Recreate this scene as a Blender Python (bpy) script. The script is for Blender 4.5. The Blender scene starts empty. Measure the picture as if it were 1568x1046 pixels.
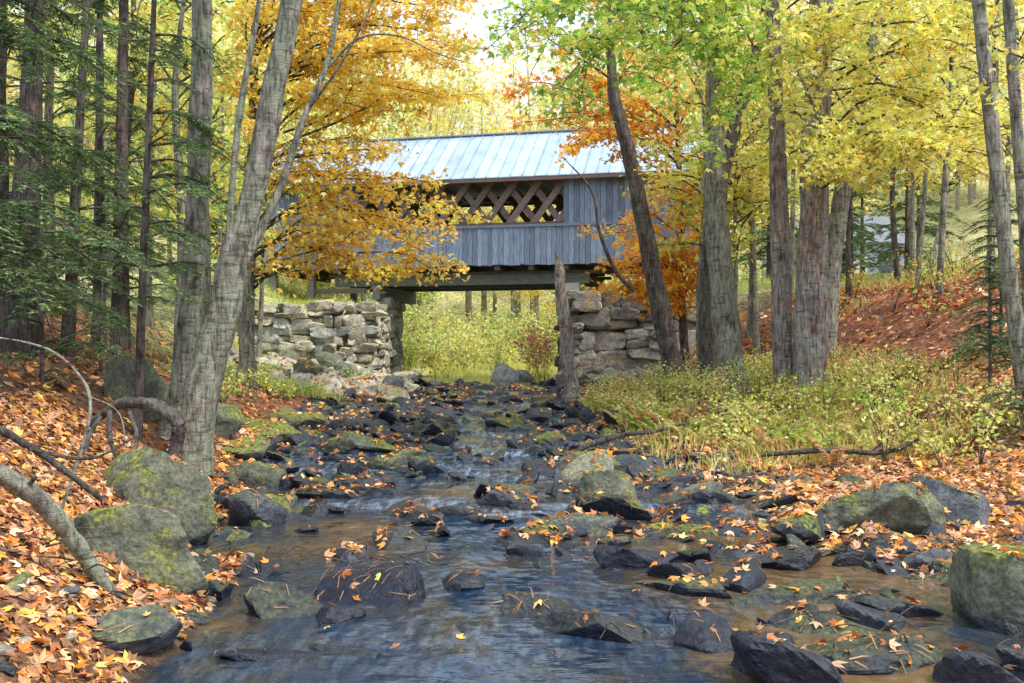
import bpy, math, random
import numpy as np
from mathutils import Vector
rng=np.random.default_rng(11); random.seed(11)
scene=bpy.context.scene
scene.view_settings.view_transform='Standard'; scene.view_settings.look='None'; scene.view_settings.exposure=0
COL=scene.collection
# ---------------------------------------------------------------- helpers
def link(o,parent=None):
    COL.objects.link(o)
    if parent is not None: o.parent=parent
    return o
def empty(name,parent=None):
    o=bpy.data.objects.new(name,None); o.empty_display_size=.2; return link(o,parent)
def mk(name,V,F,mat,col=None,aux=None,smooth=False,parent=None):
    V=np.asarray(V,dtype=np.float32); me=bpy.data.meshes.new(name)
    if isinstance(F,np.ndarray): groups=[F]
    else: groups=[g for g in F if len(g)]
    me.vertices.add(len(V)); me.vertices.foreach_set('co',V.ravel())
    nl=sum(g.size for g in groups); nf=sum(len(g) for g in groups)
    me.loops.add(nl); me.loops.foreach_set('vertex_index',np.concatenate([g.ravel() for g in groups]).astype(np.int32))
    tot=np.concatenate([np.full(len(g),g.shape[1]) for g in groups]).astype(np.int32)
    st=np.concatenate([[0],np.cumsum(tot)[:-1]]).astype(np.int32)
    me.polygons.add(nf); me.polygons.foreach_set('loop_start',st); me.polygons.foreach_set('loop_total',tot)
    me.polygons.foreach_set('use_smooth',np.full(nf,smooth))
    me.update(calc_edges=True)
    for nm,a in (('Col',col),('Aux',aux)):
        if a is not None:
            at=me.attributes.new(nm,'FLOAT_COLOR','POINT'); c=np.ones((len(V),4),np.float32); c[:,:3]=a
            at.data.foreach_set('color',c.ravel())
    me.materials.append(mat)
    return link(bpy.data.objects.new(name,me),parent)
def hsh(i,j,k):
    n=(i*374761393+j*668265263+k*2147483647)&0xffffffff
    n=((n^(n>>13))*1274126177)&0xffffffff
    return ((n^(n>>16))&0xffff)/65535.0
def vn(p):
    p=np.asarray(p,dtype=np.float64); f=np.floor(p).astype(np.int64); t=p-f; t=t*t*(3-2*t)
    o=0
    for a in (0,1):
        for b in (0,1):
            for c in (0,1):
                w=(t[...,0] if a else 1-t[...,0])*(t[...,1] if b else 1-t[...,1])*(t[...,2] if c else 1-t[...,2])
                o=o+w*hsh(f[...,0]+a,f[...,1]+b,f[...,2]+c)
    return o*2-1
def fbm(p,o=4):
    s=0;a=1;p=np.asarray(p,float)
    for i in range(o): s=s+a*vn(p*2**i+17.3*i); a*=.5
    return s
def cr(pts,n):
    P=np.array(pts,float); P=np.vstack([2*P[0]-P[1],P,2*P[-1]-P[-2]]); m=len(P)-3
    t=np.linspace(0,m-1e-6,n); i=t.astype(int); u=(t-i)[:,None]
    a,b,c,d=P[i],P[i+1],P[i+2],P[i+3]
    return .5*((2*b)+(-a+c)*u+(2*a-5*b+4*c-d)*u*u+(-a+3*b-3*c+d)*u**3)
class Tubes:
    def __init__(s): s.V=[];s.F=[];s.n=0
    def add(s,path,rad,sides=5,rough=0,seed=0):
        P=np.asarray(path,float); n=len(P); T=np.gradient(P,axis=0); T/=np.linalg.norm(T,axis=1)[:,None]+1e-9
        ref=np.array([0,0,1.]) if abs(T[n//2,2])<.8 else np.array([0,1.,0])
        N=np.cross(T,ref); N/=np.linalg.norm(N,axis=1)[:,None]+1e-9; B=np.cross(T,N)
        a=np.linspace(0,2*np.pi,sides,endpoint=False); rad=np.broadcast_to(np.asarray(rad,float),(n,))
        d=N[:,None]*np.cos(a)[None,:,None]+B[:,None]*np.sin(a)[None,:,None]
        R=rad[:,None]*np.ones(sides)
        if rough: R=R*(1+rough*fbm(np.stack([d[...,0]*1.6+seed,d[...,1]*1.6,P[:,None,2]*1.3+0*d[...,0]],-1),3)+rough*.5*vn(np.stack([d[...,0]*7+seed,d[...,1]*7,P[:,None,2]*3+0*d[...,0]],-1)))
        s.V.append((P[:,None]+d*R[...,None]).reshape(-1,3))
        i=np.arange(n-1)[:,None]*sides; j=np.arange(sides)[None]; k=(j+1)%sides
        s.F.append(np.stack([i+j,i+k,i+sides+k,i+sides+j],-1).reshape(-1,4)+s.n); s.n+=n*sides
    def make(s,name,mat,parent=None): 
        if s.V: return mk(name,np.vstack(s.V),np.vstack(s.F),mat,smooth=True,parent=parent)
KITE=(np.array([(0,0,0),(.36,.45,-.06),(0,1,-.12),(-.36,.45,-.06)]),np.array([[0,1,2,3]]))
NEED=(np.array([(0,0,0),(.15,.4,-.02),(0,1,-.1),(-.15,.4,-.02)]),np.array([[0,1,2,3]]))
BLADE=(np.array([(-.03,0,0),(.03,0,0),(.025,.6,-.06),(-.025,.6,-.06),(0,1,-.25)]),np.array([[0,1,2,3],[3,2,4,4]]))
MAPLE=(np.array([(0,0,0),(.26,.45,.04),(0,1.05,-.1),(-.26,.45,.04),(0,0,0),(.34,.08,-.03),(.66,.6,-.12),(.18,.42,.04),(0,0,0),(-.18,.42,.04),(-.66,.6,-.12),(-.34,.08,-.03)]),np.array([[0,1,2,3],[4,5,6,7],[8,9,10,11]]))
class Leaves:
    def __init__(s,tpl=KITE): s.tpl=tpl;s.P=[];s.S=[];s.C=[];s.U=[];s.N=[]
    def add(s,P,S,C,up=.7,droop=-.3,U=None,N=None):
        n=len(P)
        if n==0: return
        if U is None: U=rng.normal(size=(n,3)); U[:,2]=U[:,2]*.5+droop
        if N is None: N=rng.normal(size=(n,3))*up; N[:,2]+=1
        s.P.append(P);s.S.append(np.broadcast_to(S,(n,)));s.C.append(C);s.U.append(U);s.N.append(N)
    def make(s,name,mat,parent=None):
        if not s.P: return
        P=np.vstack(s.P);S=np.concatenate(s.S);C=np.vstack(s.C);U=np.vstack(s.U);N=np.vstack(s.N)
        U=U/(np.linalg.norm(U,axis=1)[:,None]+1e-9); R=np.cross(U,N); R/=np.linalg.norm(R,axis=1)[:,None]+1e-9; W=np.cross(R,U)
        tv,tf=s.tpl; k=len(tv)
        V=P[:,None]+S[:,None,None]*(tv[None,:,0:1]*R[:,None]+tv[None,:,1:2]*U[:,None]+tv[None,:,2:3]*W[:,None])
        F=(tf[None]+np.arange(len(P))[:,None,None]*k).reshape(-1,4)
        return mk(name,V.reshape(-1,3),F,mat,col=np.repeat(np.clip(C,0,1),k,axis=0),parent=parent)
def pal(colors,n,var=.2,w=None):
    c=np.array(colors,float); i=rng.choice(len(c),n,p=w); j=rng.choice(len(c),n,p=w); t=rng.random((n,1))*.5
    return (c[i]*(1-t)+c[j]*t)*np.exp(rng.normal(size=(n,1))*var)
YEL=(.95,.76,.15);GOLD=(.95,.60,.09);ORG=(.93,.38,.06);RED=(.5,.07,.03);YG=(.68,.74,.16);GRN=(.24,.46,.08);PY=(.95,.86,.38)
# ---------------------------------------------------------------- materials
def M(name):
    m=bpy.data.materials.new(name); m.use_nodes=True; nt=m.node_tree; nt.nodes.clear()
    out=nt.nodes.new('ShaderNodeOutputMaterial'); return m,nt,out
def nd(nt,t,**k):
    n=nt.nodes.new(t)
    for a,b in k.items():
        if a in n.inputs: n.inputs[a].default_value=b
        else: setattr(n,a,b)
    return n
def ramp(nt,src,stops):
    r=nt.nodes.new('ShaderNodeValToRGB'); e=r.color_ramp.elements
    while len(e)<len(stops): e.new(.5)
    for i,(p,c) in enumerate(stops):
        e[i].position=p; e[i].color=(*c,1) if len(c)==3 else c
    nt.links.new(src,r.inputs[0]); return r.outputs[0]
def mix(nt,f,a,b,bt='MIX'):
    n=nt.nodes.new('ShaderNodeMix'); n.data_type='RGBA'; n.blend_type=bt
    for s,v in ((0,f),(6,a),(7,b)):
        if isinstance(v,(int,float)): n.inputs[s].default_value=v
        elif isinstance(v,tuple): n.inputs[s].default_value=(*v,1)
        else: nt.links.new(v,n.inputs[s])
    return n.outputs[2]
def math_(nt,op,a,b=None):
    n=nt.nodes.new('ShaderNodeMath'); n.operation=op
    for s,v in ((0,a),(1,b)):
        if v is None: continue
        if isinstance(v,(int,float)): n.inputs[s].default_value=v
        else: nt.links.new(v,n.inputs[s])
    return n.outputs[0]
def noise_(nt,scale,detail=5,stretch=None,rough=.6):
    tc=nd(nt,'ShaderNodeTexCoord'); src=tc.outputs['Object']
    if stretch:
        mp=nd(nt,'ShaderNodeMapping'); mp.inputs['Scale'].default_value=stretch; nt.links.new(src,mp.inputs[0]); src=mp.outputs[0]
    n=nd(nt,'ShaderNodeTexNoise',Scale=scale,Detail=detail,Roughness=rough); nt.links.new(src,n.inputs['Vector']); return n.outputs[0]
def prin(nt,out,**k):
    p=nt.nodes.new('ShaderNodeBsdfPrincipled'); nt.links.new(p.outputs[0],out.inputs[0])
    for a,b in k.items():
        a=a.replace('_',' ')
        if isinstance(b,(int,float,tuple)): p.inputs[a].default_value=b if not isinstance(b,tuple) else (*b,1)
        else: nt.links.new(b,p.inputs[a])
    return p
def bump(nt,p,h,s=.5,d=.02):
    b=nd(nt,'ShaderNodeBump',Strength=s,Distance=d); nt.links.new(h,b.inputs['Height']); nt.links.new(b.outputs[0],p.inputs['Normal'])
def leafmat(name,tr=.5):
    m,nt,out=M(name); a=nd(nt,'ShaderNodeAttribute',attribute_name='Col')
    d=nd(nt,'ShaderNodeBsdfDiffuse'); t=nd(nt,'ShaderNodeBsdfTranslucent')
    x=nd(nt,'ShaderNodeMixShader'); x.inputs[0].default_value=tr
    nt.links.new(a.outputs[0],d.inputs[0]); nt.links.new(a.outputs[0],t.inputs[0])
    nt.links.new(d.outputs[0],x.inputs[1]); nt.links.new(t.outputs[0],x.inputs[2]); nt.links.new(x.outputs[0],out.inputs[0]); return m
LEAF=leafmat('leaf_translucent',.5); LITTER=leafmat('leaf_litter',.12); NEEDLE=leafmat('needle_foliage',.3)
def bark(name,c1,c2,c3,lich,lam):
    m,nt,out=M(name); n=noise_(nt,9,7,(1,1,.35)); c=ramp(nt,n,[(.33,c1),(.5,c2),(.68,c3)])
    l=noise_(nt,2.6,7,(1,1,.6),.7); lf=ramp(nt,l,[(.5-lam*.1,(0,0,0)),(.58,(1,1,1))]); c=mix(nt,math_(nt,'MULTIPLY',lf,lam),c,lich)
    f=noise_(nt,24,5,(1,1,.16),.7); c=mix(nt,.75,c,ramp(nt,f,[(.38,(.15,.15,.16)),(.52,(1,1,1)),(.7,(1.35,1.35,1.35))]),'MULTIPLY')
    h=noise_(nt,7,5,(.5,.5,2.6),.7); c=mix(nt,.7,c,ramp(nt,h,[(.37,(.22,.22,.22)),(.46,(1,1,1))]),'MULTIPLY')
    p=prin(nt,out,Base_Color=c,Roughness=.9); bump(nt,p,math_(nt,'ADD',math_(nt,'ADD',n,math_(nt,'MULTIPLY',f,.9)),math_(nt,'MULTIPLY',h,.5)),1.,.06); return m
BK_GREY=bark('bark_grey',(.10,.085,.07),(.29,.26,.215),(.52,.485,.42),(.33,.37,.26),.8)
BK_BROWN=bark('bark_brown',(.12,.085,.075),(.36,.27,.235),(.58,.47,.41),(.46,.50,.48),.55)
BK_DARK=bark('bark_dark',(.04,.028,.026),(.13,.095,.09),(.24,.19,.175),(.15,.17,.11),.4)
BK_TWIG=bark('bark_twig',(.04,.033,.035),(.12,.10,.095),(.21,.185,.17),(.17,.18,.12),.3)
BK_PALE=bark('bark_pale',(.2,.18,.15),(.5,.48,.43),(.7,.68,.62),(.45,.42,.36),.3)
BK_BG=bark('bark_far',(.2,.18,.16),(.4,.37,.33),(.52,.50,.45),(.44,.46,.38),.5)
def rockmat():
    m,nt,out=M('stream_stone'); a=nd(nt,'ShaderNodeAttribute',attribute_name='Col'); x=nd(nt,'ShaderNodeAttribute',attribute_name='Aux')
    sp=nd(nt,'ShaderNodeSeparateColor'); nt.links.new(x.outputs[0],sp.inputs[0])
    n=noise_(nt,5,8,None,.65); n2=noise_(nt,28,4); c=mix(nt,.9,a.outputs[0],ramp(nt,n,[(.3,(.35,.35,.38)),(.5,(1,1,1)),(.7,(1.8,1.72,1.5))]),'MULTIPLY')
    c=mix(nt,.6,c,ramp(nt,n2,[(.35,(.45,.45,.45)),(.6,(1.4,1.4,1.4))]),'MULTIPLY')
    g=nd(nt,'ShaderNodeNewGeometry'); sx=nd(nt,'ShaderNodeSeparateXYZ'); nt.links.new(g.outputs['Normal'],sx.inputs[0])
    mn=noise_(nt,3.0,7,None,.68); mf=math_(nt,'ADD',math_(nt,'MULTIPLY',sx.outputs[2],.26),mn); mf=ramp(nt,mf,[(.56,(0,0,0)),(.74,(1,1,1))])
    mf=math_(nt,'MULTIPLY',mf,sp.outputs[1]); mc=ramp(nt,n2,[(.3,(.035,.05,.01)),(.5,(.15,.175,.03)),(.72,(.40,.40,.09))]); 
    c=mix(nt,sp.outputs[0],c,mix(nt,1.0,c,(.15,.19,.29),'MULTIPLY')); c=mix(nt,mf,c,mc)
    r=math_(nt,'SUBTRACT',.85,math_(nt,'MULTIPLY',sp.outputs[0],.6)); r=math_(nt,'ADD',r,math_(nt,'MULTIPLY',math_(nt,'SUBTRACT',n,.5),.5)); r=math_(nt,'ADD',r,math_(nt,'MULTIPLY',mf,.5))
    p=prin(nt,out,Base_Color=c,Roughness=r); p.inputs['Specular IOR Level'].default_value=.36; bump(nt,p,math_(nt,'ADD',n,math_(nt,'MULTIPLY',n2,.3)),.9,.045); return m
ROCK=rockmat()
def groundmat():
    m,nt,out=M('leaf_covered_ground'); a=nd(nt,'ShaderNodeAttribute',attribute_name='Col'); tc=nd(nt,'ShaderNodeTexCoord')
    v=nd(nt,'ShaderNodeTexVoronoi',Scale=13.); v.inputs['Randomness'].default_value=1; nt.links.new(tc.outputs['Object'],v.inputs['Vector'])
    s=nd(nt,'ShaderNodeSeparateColor'); nt.links.new(v.outputs['Color'],s.inputs[0])
    c=mix(nt,.9,a.outputs[0],ramp(nt,s.outputs[0],[(0,(.3,.26,.26)),(.5,(.85,.8,.75)),(1,(1.7,1.6,1.5))]),'MULTIPLY')
    n=noise_(nt,1.5,6); c=mix(nt,.6,c,ramp(nt,n,[(.35,(.5,.5,.5)),(.65,(1.35,1.3,1.25))]),'MULTIPLY')
    n3=noise_(nt,55,4,None,.7); c=mix(nt,.8,c,ramp(nt,n3,[(.35,(.35,.35,.35)),(.65,(1.5,1.5,1.5))]),'MULTIPLY')
    p=prin(nt,out,Base_Color=c,Roughness=.95); bump(nt,p,math_(nt,'ADD',v.outputs[0],noise_(nt,30,3)),.8,.03); return m
GROUND=groundmat()
def watermat():
    m,nt,out=M('stream_water'); a=nd(nt,'ShaderNodeAttribute',attribute_name='Col'); sp=nd(nt,'ShaderNodeSeparateColor'); nt.links.new(a.outputs[0],sp.inputs[0])
    n=noise_(nt,.8,5,(1,.7,1)); n=math_(nt,'ADD',n,math_(nt,'MULTIPLY',math_(nt,'SUBTRACT',sp.outputs[1],.5),.3)); c=ramp(nt,n,[(.38,(.008,.028,.065)),(.49,(.024,.03,.038)),(.57,(.075,.048,.026)),(.70,(.14,.085,.038))])  # blue stops paint the sky's reflection into the base colour
    f=noise_(nt,7,6,(1.8,.4,1),.7); ff=math_(nt,'MULTIPLY',ramp(nt,f,[(.45,(0,0,0)),(.72,(1,1,1))]),sp.outputs[0]); c=mix(nt,ff,c,(.50,.66,.86))
    p=prin(nt,out,Base_Color=c,Roughness=math_(nt,'ADD',.05,math_(nt,'MULTIPLY',ff,.4)),IOR=1.42)
    b=math_(nt,'ADD',noise_(nt,1.5,3,(1,.7,1)),math_(nt,'MULTIPLY',noise_(nt,7,3,(.5,1.3,1)),.10)); bump(nt,p,b,.8,.15); return m
WATER=watermat()
def colmat(name,rough=.8,metal=0,sc=12,st=(1,1,1),amt=.5,bm=.3):
    m,nt,out=M(name); a=nd(nt,'ShaderNodeAttribute',attribute_name='Col'); n=noise_(nt,sc,6,st)
    c=mix(nt,amt,a.outputs[0],ramp(nt,n,[(.3,(.45,.45,.45)),(.5,(1,1,1)),(.7,(1.4,1.4,1.4))]),'MULTIPLY')
    p=prin(nt,out,Base_Color=c,Roughness=rough,Metallic=metal); bump(nt,p,n,bm,.01); return m
WOOD=colmat('weathered_boards',.8,0,7,(3,3,.35),.8,.5); BEAM=colmat('beam_wood',.85,0,7,(.5,2,2),.6,.4); METAL=colmat('metal_roofing',.42,.15,1.4,(1,1,1),.4,.05)
# ---------------------------------------------------------------- terrain
ST=[(-8,[(-40,7),(-8,2.4),(-4,1.3),(-2.4,.5),(-1.9,0),(-1.5,-.2),(2.9,-.2),(3.6,.1),(6,.5),(14,2.2),(40,6)]),
(6,[(-40,7),(-12,3.2),(-8,2.3),(-4.2,1.05),(-2.8,.38),(-2.1,.03),(-1.8,-.2),(3.0,-.2),(4.0,.08),(7,.3),(14,2.0),(40,6)]),
(10,[(-40,7.5),(-12,3.2),(-8,2.3),(-5.5,1.4),(-4,.55),(-3.1,.08),(-2.8,-.18),(2.3,-.13),(2.8,.05),(5.5,.17),(8,.5),(14,2.4),(40,7)]),
(14,[(-40,8),(-12,3),(-9,2.4),(-6,1.3),(-4.3,.4),(-3.6,.10),(-3.2,-.1),(2.0,-.06),(2.5,.13),(6,.33),(7.5,.8),(10,1.9),(14,3),(40,8)]),
(20,[(-40,8),(-14,3.2),(-10,2.3),(-6.5,1.1),(-5,.45),(-4.4,.25),(-4,.05),(1.3,.05),(1.8,.3),(3.5,.6),(6,.9),(8,1.8),(10.5,3.0),(14,3.6),(40,8)]),
(28,[(-40,8),(-14,3.4),(-11,2.6),(-8.5,1.0),(-5,.65),(-4.4,.3),(-4,.12),(1.4,.12),(1.9,.4),(4,.9),(7,1.5),(9.5,3.2),(14,4.1),(40,8)]),
(34.6,[(-40,8),(-14,3.7),(-10.5,3.2),(-9,1.3),(-5,.75),(-4.3,.45),(-3.8,.2),(1.6,.2),(2.1,.6),(5.3,.9),(6.5,2.2),(9,3.6),(14,4.3),(40,8)]),
(35.6,[(-40,8),(-14,3.8),(-9.5,3.4),(-5.8,3.3),(-5.4,.3),(-5,.22),(1.9,.23),(2.5,.3),(2.9,3.4),(6,3.5),(9,3.9),(14,4.4),(40,8)]),
(41,[(-40,8),(-14,4.7),(-9.8,4.6),(-8.6,3.7),(-5.8,3.5),(-5.4,.35),(-5,.25),(1.9,.27),(2.5,.4),(2.9,3.5),(6.3,4.4),(14,4.7),(40,8)]),
(46,[(-40,8),(-14,4.7),(-9,3.5),(-6,1.2),(-4,.45),(2,.45),(4,1.0),(8,3.6),(14,4.7),(40,8)]),
(60,[(-40,9),(-14,4.5),(-7,2),(-3,1.0),(2,1.0),(6,2),(14,4.8),(40,9)]),
(90,[(-60,18),(-14,9),(0,6),(14,9),(60,18)]),(150,[(-60,36),(0,26),(60,36)]),(320,[(-60,60),(60,60)]),(500,[(-60,62),(60,62)])]
def hz(x,y,nz=True):
    x=np.asarray(x,float);y=np.asarray(y,float); ys=np.array([s[0] for s in ST])
    rows=[np.interp(x,[p[0] for p in s[1]],[p[1] for p in s[1]]) for s in ST]
    R=np.stack(rows); yy=np.clip(y,ys[0],ys[-1]); i=np.clip(np.searchsorted(ys,yy,side='right')-1,0,len(ys)-2)
    t=(yy-ys[i])/(ys[i+1]-ys[i]); z=np.take_along_axis(R,i[None],0)[0]*(1-t)+np.take_along_axis(R,(i+1)[None],0)[0]*t
    if nz:
        z=z+.07*fbm(np.stack([x*1.3,y*1.3,0*x],-1),4)+np.clip(np.abs(y-25)/60-.4,0,1)*vn(np.stack([x*.08,y*.08,0*x],-1))*4
    return z
def zw(y,x=0):
    y=np.asarray(y,float); x=np.asarray(x,float)+0*y
    s=np.clip((y-9)/29,0,1)*11+.45*vn(np.stack([x*.9,0*x,0*x+3],-1))*np.clip((y-9)/4,0,1)*np.clip((40-y)/4,0,1); f=np.floor(s); t=s-f; t=np.clip((t-.6)/.25,0,1); t=t*t*(3-2*t)
    return .5/11*(f+t)-.01+.035*np.clip((y-9)/4,0,1)
xs=np.concatenate([np.linspace(-400,-42,12),np.linspace(-40,-15.5,30),np.arange(-15,15,.11),np.linspace(15.5,40,30),np.linspace(42,400,12)])
ys=np.concatenate([np.linspace(-60,-8,8),np.arange(-7,30,.13),np.arange(30,47,.17),np.linspace(47.5,110,70),np.linspace(115,500,30)])
X,Y=np.meshgrid(xs,ys); Z=hz(X,Y); nx=len(xs); ny=len(ys)
V=np.stack([X,Y,Z],-1).reshape(-1,3)
i=(np.arange(ny-1)[:,None]*nx+np.arange(nx-1)[None]); F=np.stack([i,i+1,i+nx+1,i+nx],-1).reshape(-1,4)
x,y,z=V.T; nn=fbm(np.stack([x*.5,y*.5,0*x],-1),3)
base=np.array([.17,.085,.045])*np.ones((len(V),1))
def blend(c,mask): 
    global base
    mask=np.clip(mask,0,1)[:,None]; base=base*(1-mask)+np.array(c)*mask
blend((.24,.10,.06),np.clip((x-6.5)/2,0,1)*np.clip((34-y)/3,0,1)*(y>11))
blend((.30,.32,.14),np.clip((y-24)/5+nn*.4,0,1)*(x<-4)); blend((.47,.49,.24),np.clip((y-33)/3+nn*.3,0,1)); blend((.34,.2,.1),np.clip(nn+.2,0,1)*(y>26)*(x>5)*(y<38)); blend((.55,.52,.30),np.clip(nn,0,1)*(y>45))
blend((.17,.12,.06),np.clip((2.2-np.abs(x-4.3))/1.4,0,1)*np.clip((y-15)/3,0,1)*(y<34))
wetm=np.clip(1-(z-zw(y)-.0)/.09,0,1)*(x>-5.5)*(x<5)*(y<60); blend((.05,.038,.026),wetm)
mk('ground',V,F,GROUND,col=base,smooth=True)
# water sheet
wx=np.arange(-6.2,6.2,.08); wy=np.concatenate([np.arange(-7,44,.08),np.linspace(44.2,56,40)]); X,Y=np.meshgrid(wx,wy)
Zw=zw(Y,X)+.012*fbm(np.stack([X*3,Y*1.6,0*X],-1),2); gy=np.gradient(zw(Y,X),axis=0)/.08
foam=np.clip(gy*4.0,0,1)+.38*np.clip((Y-11)/5,0,1)*np.clip((36-Y)/6,0,1)+.20*np.clip(.7-np.abs(Y-6.4-X*.3)*.5,0,1); n_=len(wx)
brown=np.clip((X-.9)*.8,-.5,1)*np.clip((12-Y)/4,0,1)+1.4*np.clip(1-np.abs(X+2)/1.2,0,1)*np.clip(1-np.abs(Y-9)/2,0,1)-.5*np.clip((Y-10)/4,0,1)  # brown shallows on the right; left pool patch is a painted brown reflection
wcol=np.stack([np.clip(foam,0,1),np.clip(brown,-1,1)*.5+.5,0*foam],-1).reshape(-1,3)
i=(np.arange(len(wy)-1)[:,None]*n_+np.arange(n_-1)[None]); Fw=np.stack([i,i+1,i+n_+1,i+n_],-1).reshape(-1,4)
wv=np.stack([X,Y,Zw],-1).reshape(-1,3)
# ---------------------------------------------------------------- rocks
def ico(s):
    import bmesh
    bm=bmesh.new(); bmesh.ops.create_icosphere(bm,subdivisions=s,radius=1); v=np.array([q.co[:] for q in bm.verts]); f=np.array([[q.index for q in p.verts] for p in bm.faces]); bm.free(); return v,f
ICO={s:ico(s) for s in (2,3,4,5)}
def rock(s=3,planes=13,p=22,nz=.07,boxy=False):
    d,f=ICO[s]; 
    if boxy:
        n=np.array([(1,0,0),(-1,0,0),(0,1,0),(0,-1,0),(0,0,1),(0,0,-1)],float)+rng.normal(size=(6,3))*.16
        n=np.vstack([n,rng.normal(size=(4,3))]); dd=np.concatenate([rng.uniform(.7,.86,6),rng.uniform(.85,1.1,4)])
    else:
        n=rng.normal(size=(planes,3)); n=np.vstack([n,[(0,.1,1)+rng.normal(size=3)*.25]]); dd=rng.uniform(.5,1.0,planes+1)
    n/=np.linalg.norm(n,axis=1)[:,None]; v=np.clip(d@n.T,0,None)/dd; r=(v**p).sum(1)**(-1/p)
    o=rng.random(3)*50; r=np.clip(r,.3,1.3)*(1+nz*fbm(d*1.9+o,2 if s<4 else 6))
    return d*r[:,None],f
class Rocks:
    def __init__(s): s.V=[];s.F=[];s.C=[];s.A=[];s.n=0
    def add(s,x,y,z,sx,sy,sz,col,moss=.3,wetline=None,wet=None,rot=None,lvl=3,tilt=.15,**k):
        v,f=rock(lvl,**k); v=v*np.array([sx,sy,sz]); a=rng.normal()*tilt; b=rng.normal()*tilt; g=rng.uniform(0,6.28) if rot is None else rot
        if k.get('boxy'): a*=.3;b*=.4
        ca,sa,cb,sb,cg,sg=math.cos(a),math.sin(a),math.cos(b),math.sin(b),math.cos(g),math.sin(g)
        R=np.array([[cg,-sg,0],[sg,cg,0],[0,0,1]])@np.array([[1,0,0],[0,ca,-sa],[0,sa,ca]])@np.array([[cb,0,sb],[0,1,0],[-sb,0,cb]])
        v=v@R.T+np.array([x,y,z]); s.V.append(v); s.F.append(f+s.n); s.n+=len(v)
        s.C.append(np.ones((len(v),1))*np.array(col)); A=np.zeros((len(v),3))
        if wet is not None: A[:,0]=wet
        elif wetline is not None: A[:,0]=np.clip(1-(v[:,2]-wetline)/.12,0,1)
        A[:,1]=moss; s.A.append(A)
    def make(s,name,parent=None,smooth=False): return mk(name,np.vstack(s.V),np.vstack(s.F),ROCK,col=np.vstack(s.C),aux=np.vstack(s.A),smooth=smooth,parent=parent)
GR=(.10,.11,.13);LG=(.33,.32,.28);DK=(.05,.058,.078);GG=(.13,.14,.105)
B=[(-.94,7.2,.66,.45,.3,DK,.0,.9),(-1.62,6.95,.6,.45,.32,DK,.2,.8),(-1.22,6.8,.33,.3,.19,DK,0,.9),(.49,6.4,.9,.32,.2,DK,.1,.85),(1.26,6.2,.45,.4,.24,DK,.0,.8),
(1.5,5.6,.36,.34,.22,DK,0,.8),(2.15,5.85,.66,.5,.30,DK,.25,.8),(.14,7.0,.46,.36,.24,DK,.1,.8),(.55,5.28,.5,.3,.12,DK,0,.9),(1.35,7.9,.42,.32,.2,DK,0,.8),
(1.0,10.95,.56,.5,.5,GG,.8,None),(.95,12.5,.66,.5,.55,(.22,.22,.18),.5,None),(.58,9.9,.95,.5,.32,GR,.4,None),(3.45,9.5,.95,.6,.42,GG,.8,None),(4.35,9.7,.7,.5,.36,GR,.5,None),
(3.35,6.5,.8,.7,.55,GG,.8,None),(1.05,8.4,.5,.36,.26,DK,0,.8),(2.35,8.45,.55,.42,.26,DK,.1,.7),(-.4,7.6,.3,.28,.18,DK,0,.8),(-.95,9.2,.58,.45,.2,DK,.1,.7),
(-3.3,9.4,.8,.6,.62,GG,1.,None),(-2.78,7.3,.85,.6,.5,GG,1.,None),(-2.75,10.4,.5,.45,.42,GR,.2,.5),(-5.3,14,.9,.7,.8,GG,.7,None),(-3.25,12.7,.5,.4,.36,GG,.5,.4),
(-4.2,17.2,.8,.5,.36,GG,.9,.2),(2.68,6.9,.5,.3,.16,DK,.1,.7),(-2.25,5.9,.4,.35,.2,GR,.4,.4),(-2.95,5.9,.24,.25,.25,GG,.9,None),(-1.3,5.9,.8,.25,.15,DK,.0,.9),
(-.1,20.5,.9,.5,.34,GG,1.,None),(-.35,41,1.35,.9,.95,(.6,.6,.58),0,0),(.5,41.2,.8,.6,.6,(.5,.5,.5),0,0),(-1.7,14.5,1.0,.5,.26,GG,.6,.3),(-2.5,16.5,1.0,.6,.34,GG,.8,.2),
(1.2,14.3,.7,.5,.3,GG,.6,.3),(2.1,11.5,.7,.45,.28,GR,.3,None),(-4.3,20,.9,.6,.4,GG,.9,.2),(-4.6,15.2,.7,.6,.4,GG,.8,.2),(-3.9,14.6,.6,.5,.34,GG,.8,.2),
(2.95,5.5,.5,.4,.22,DK,.1,.8),(1.9,6.5,.36,.3,.14,DK,.1,.8),(-2.0,8.0,.4,.3,.16,DK,0,.8)]
for b in B:
    r=Rocks(); z0=float(hz(np.array([b[0]]),np.array([b[1]]))[0]); w0=float(zw(b[1])); z0=max(z0,w0-.08)
    if b[0]<-2.6 and b[1]<10: z0=min(z0,.22)
    lv=5 if b[1]<11 else 4
    r.add(b[0],b[1],z0+b[4]*.26,b[2]*.6,b[3]*.6,b[4]*.74,b[5],moss=b[6],wetline=(w0+.05) if b[7] is None else None,wet=b[7],rot=rng.uniform(-.4,.4),lvl=lv,planes=8,p=42,nz=.075,tilt=.18)
    r.make('boulder')
R1=Rocks()
def inpool(x,y): return (y<8.4 and -1.9<x<.4) or (y<7.6 and x<1.3 and x>.2)
def chan(x,y):
    xc=np.interp(y,[8,10,13,17,22,30,38],[-1.0,-1.7,-.6,-.5,-.7,-.4,-.2]); return abs(x-xc)<np.interp(y,[8,12,20,38],[1.3,.7,.8,1.1])
n=0
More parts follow.
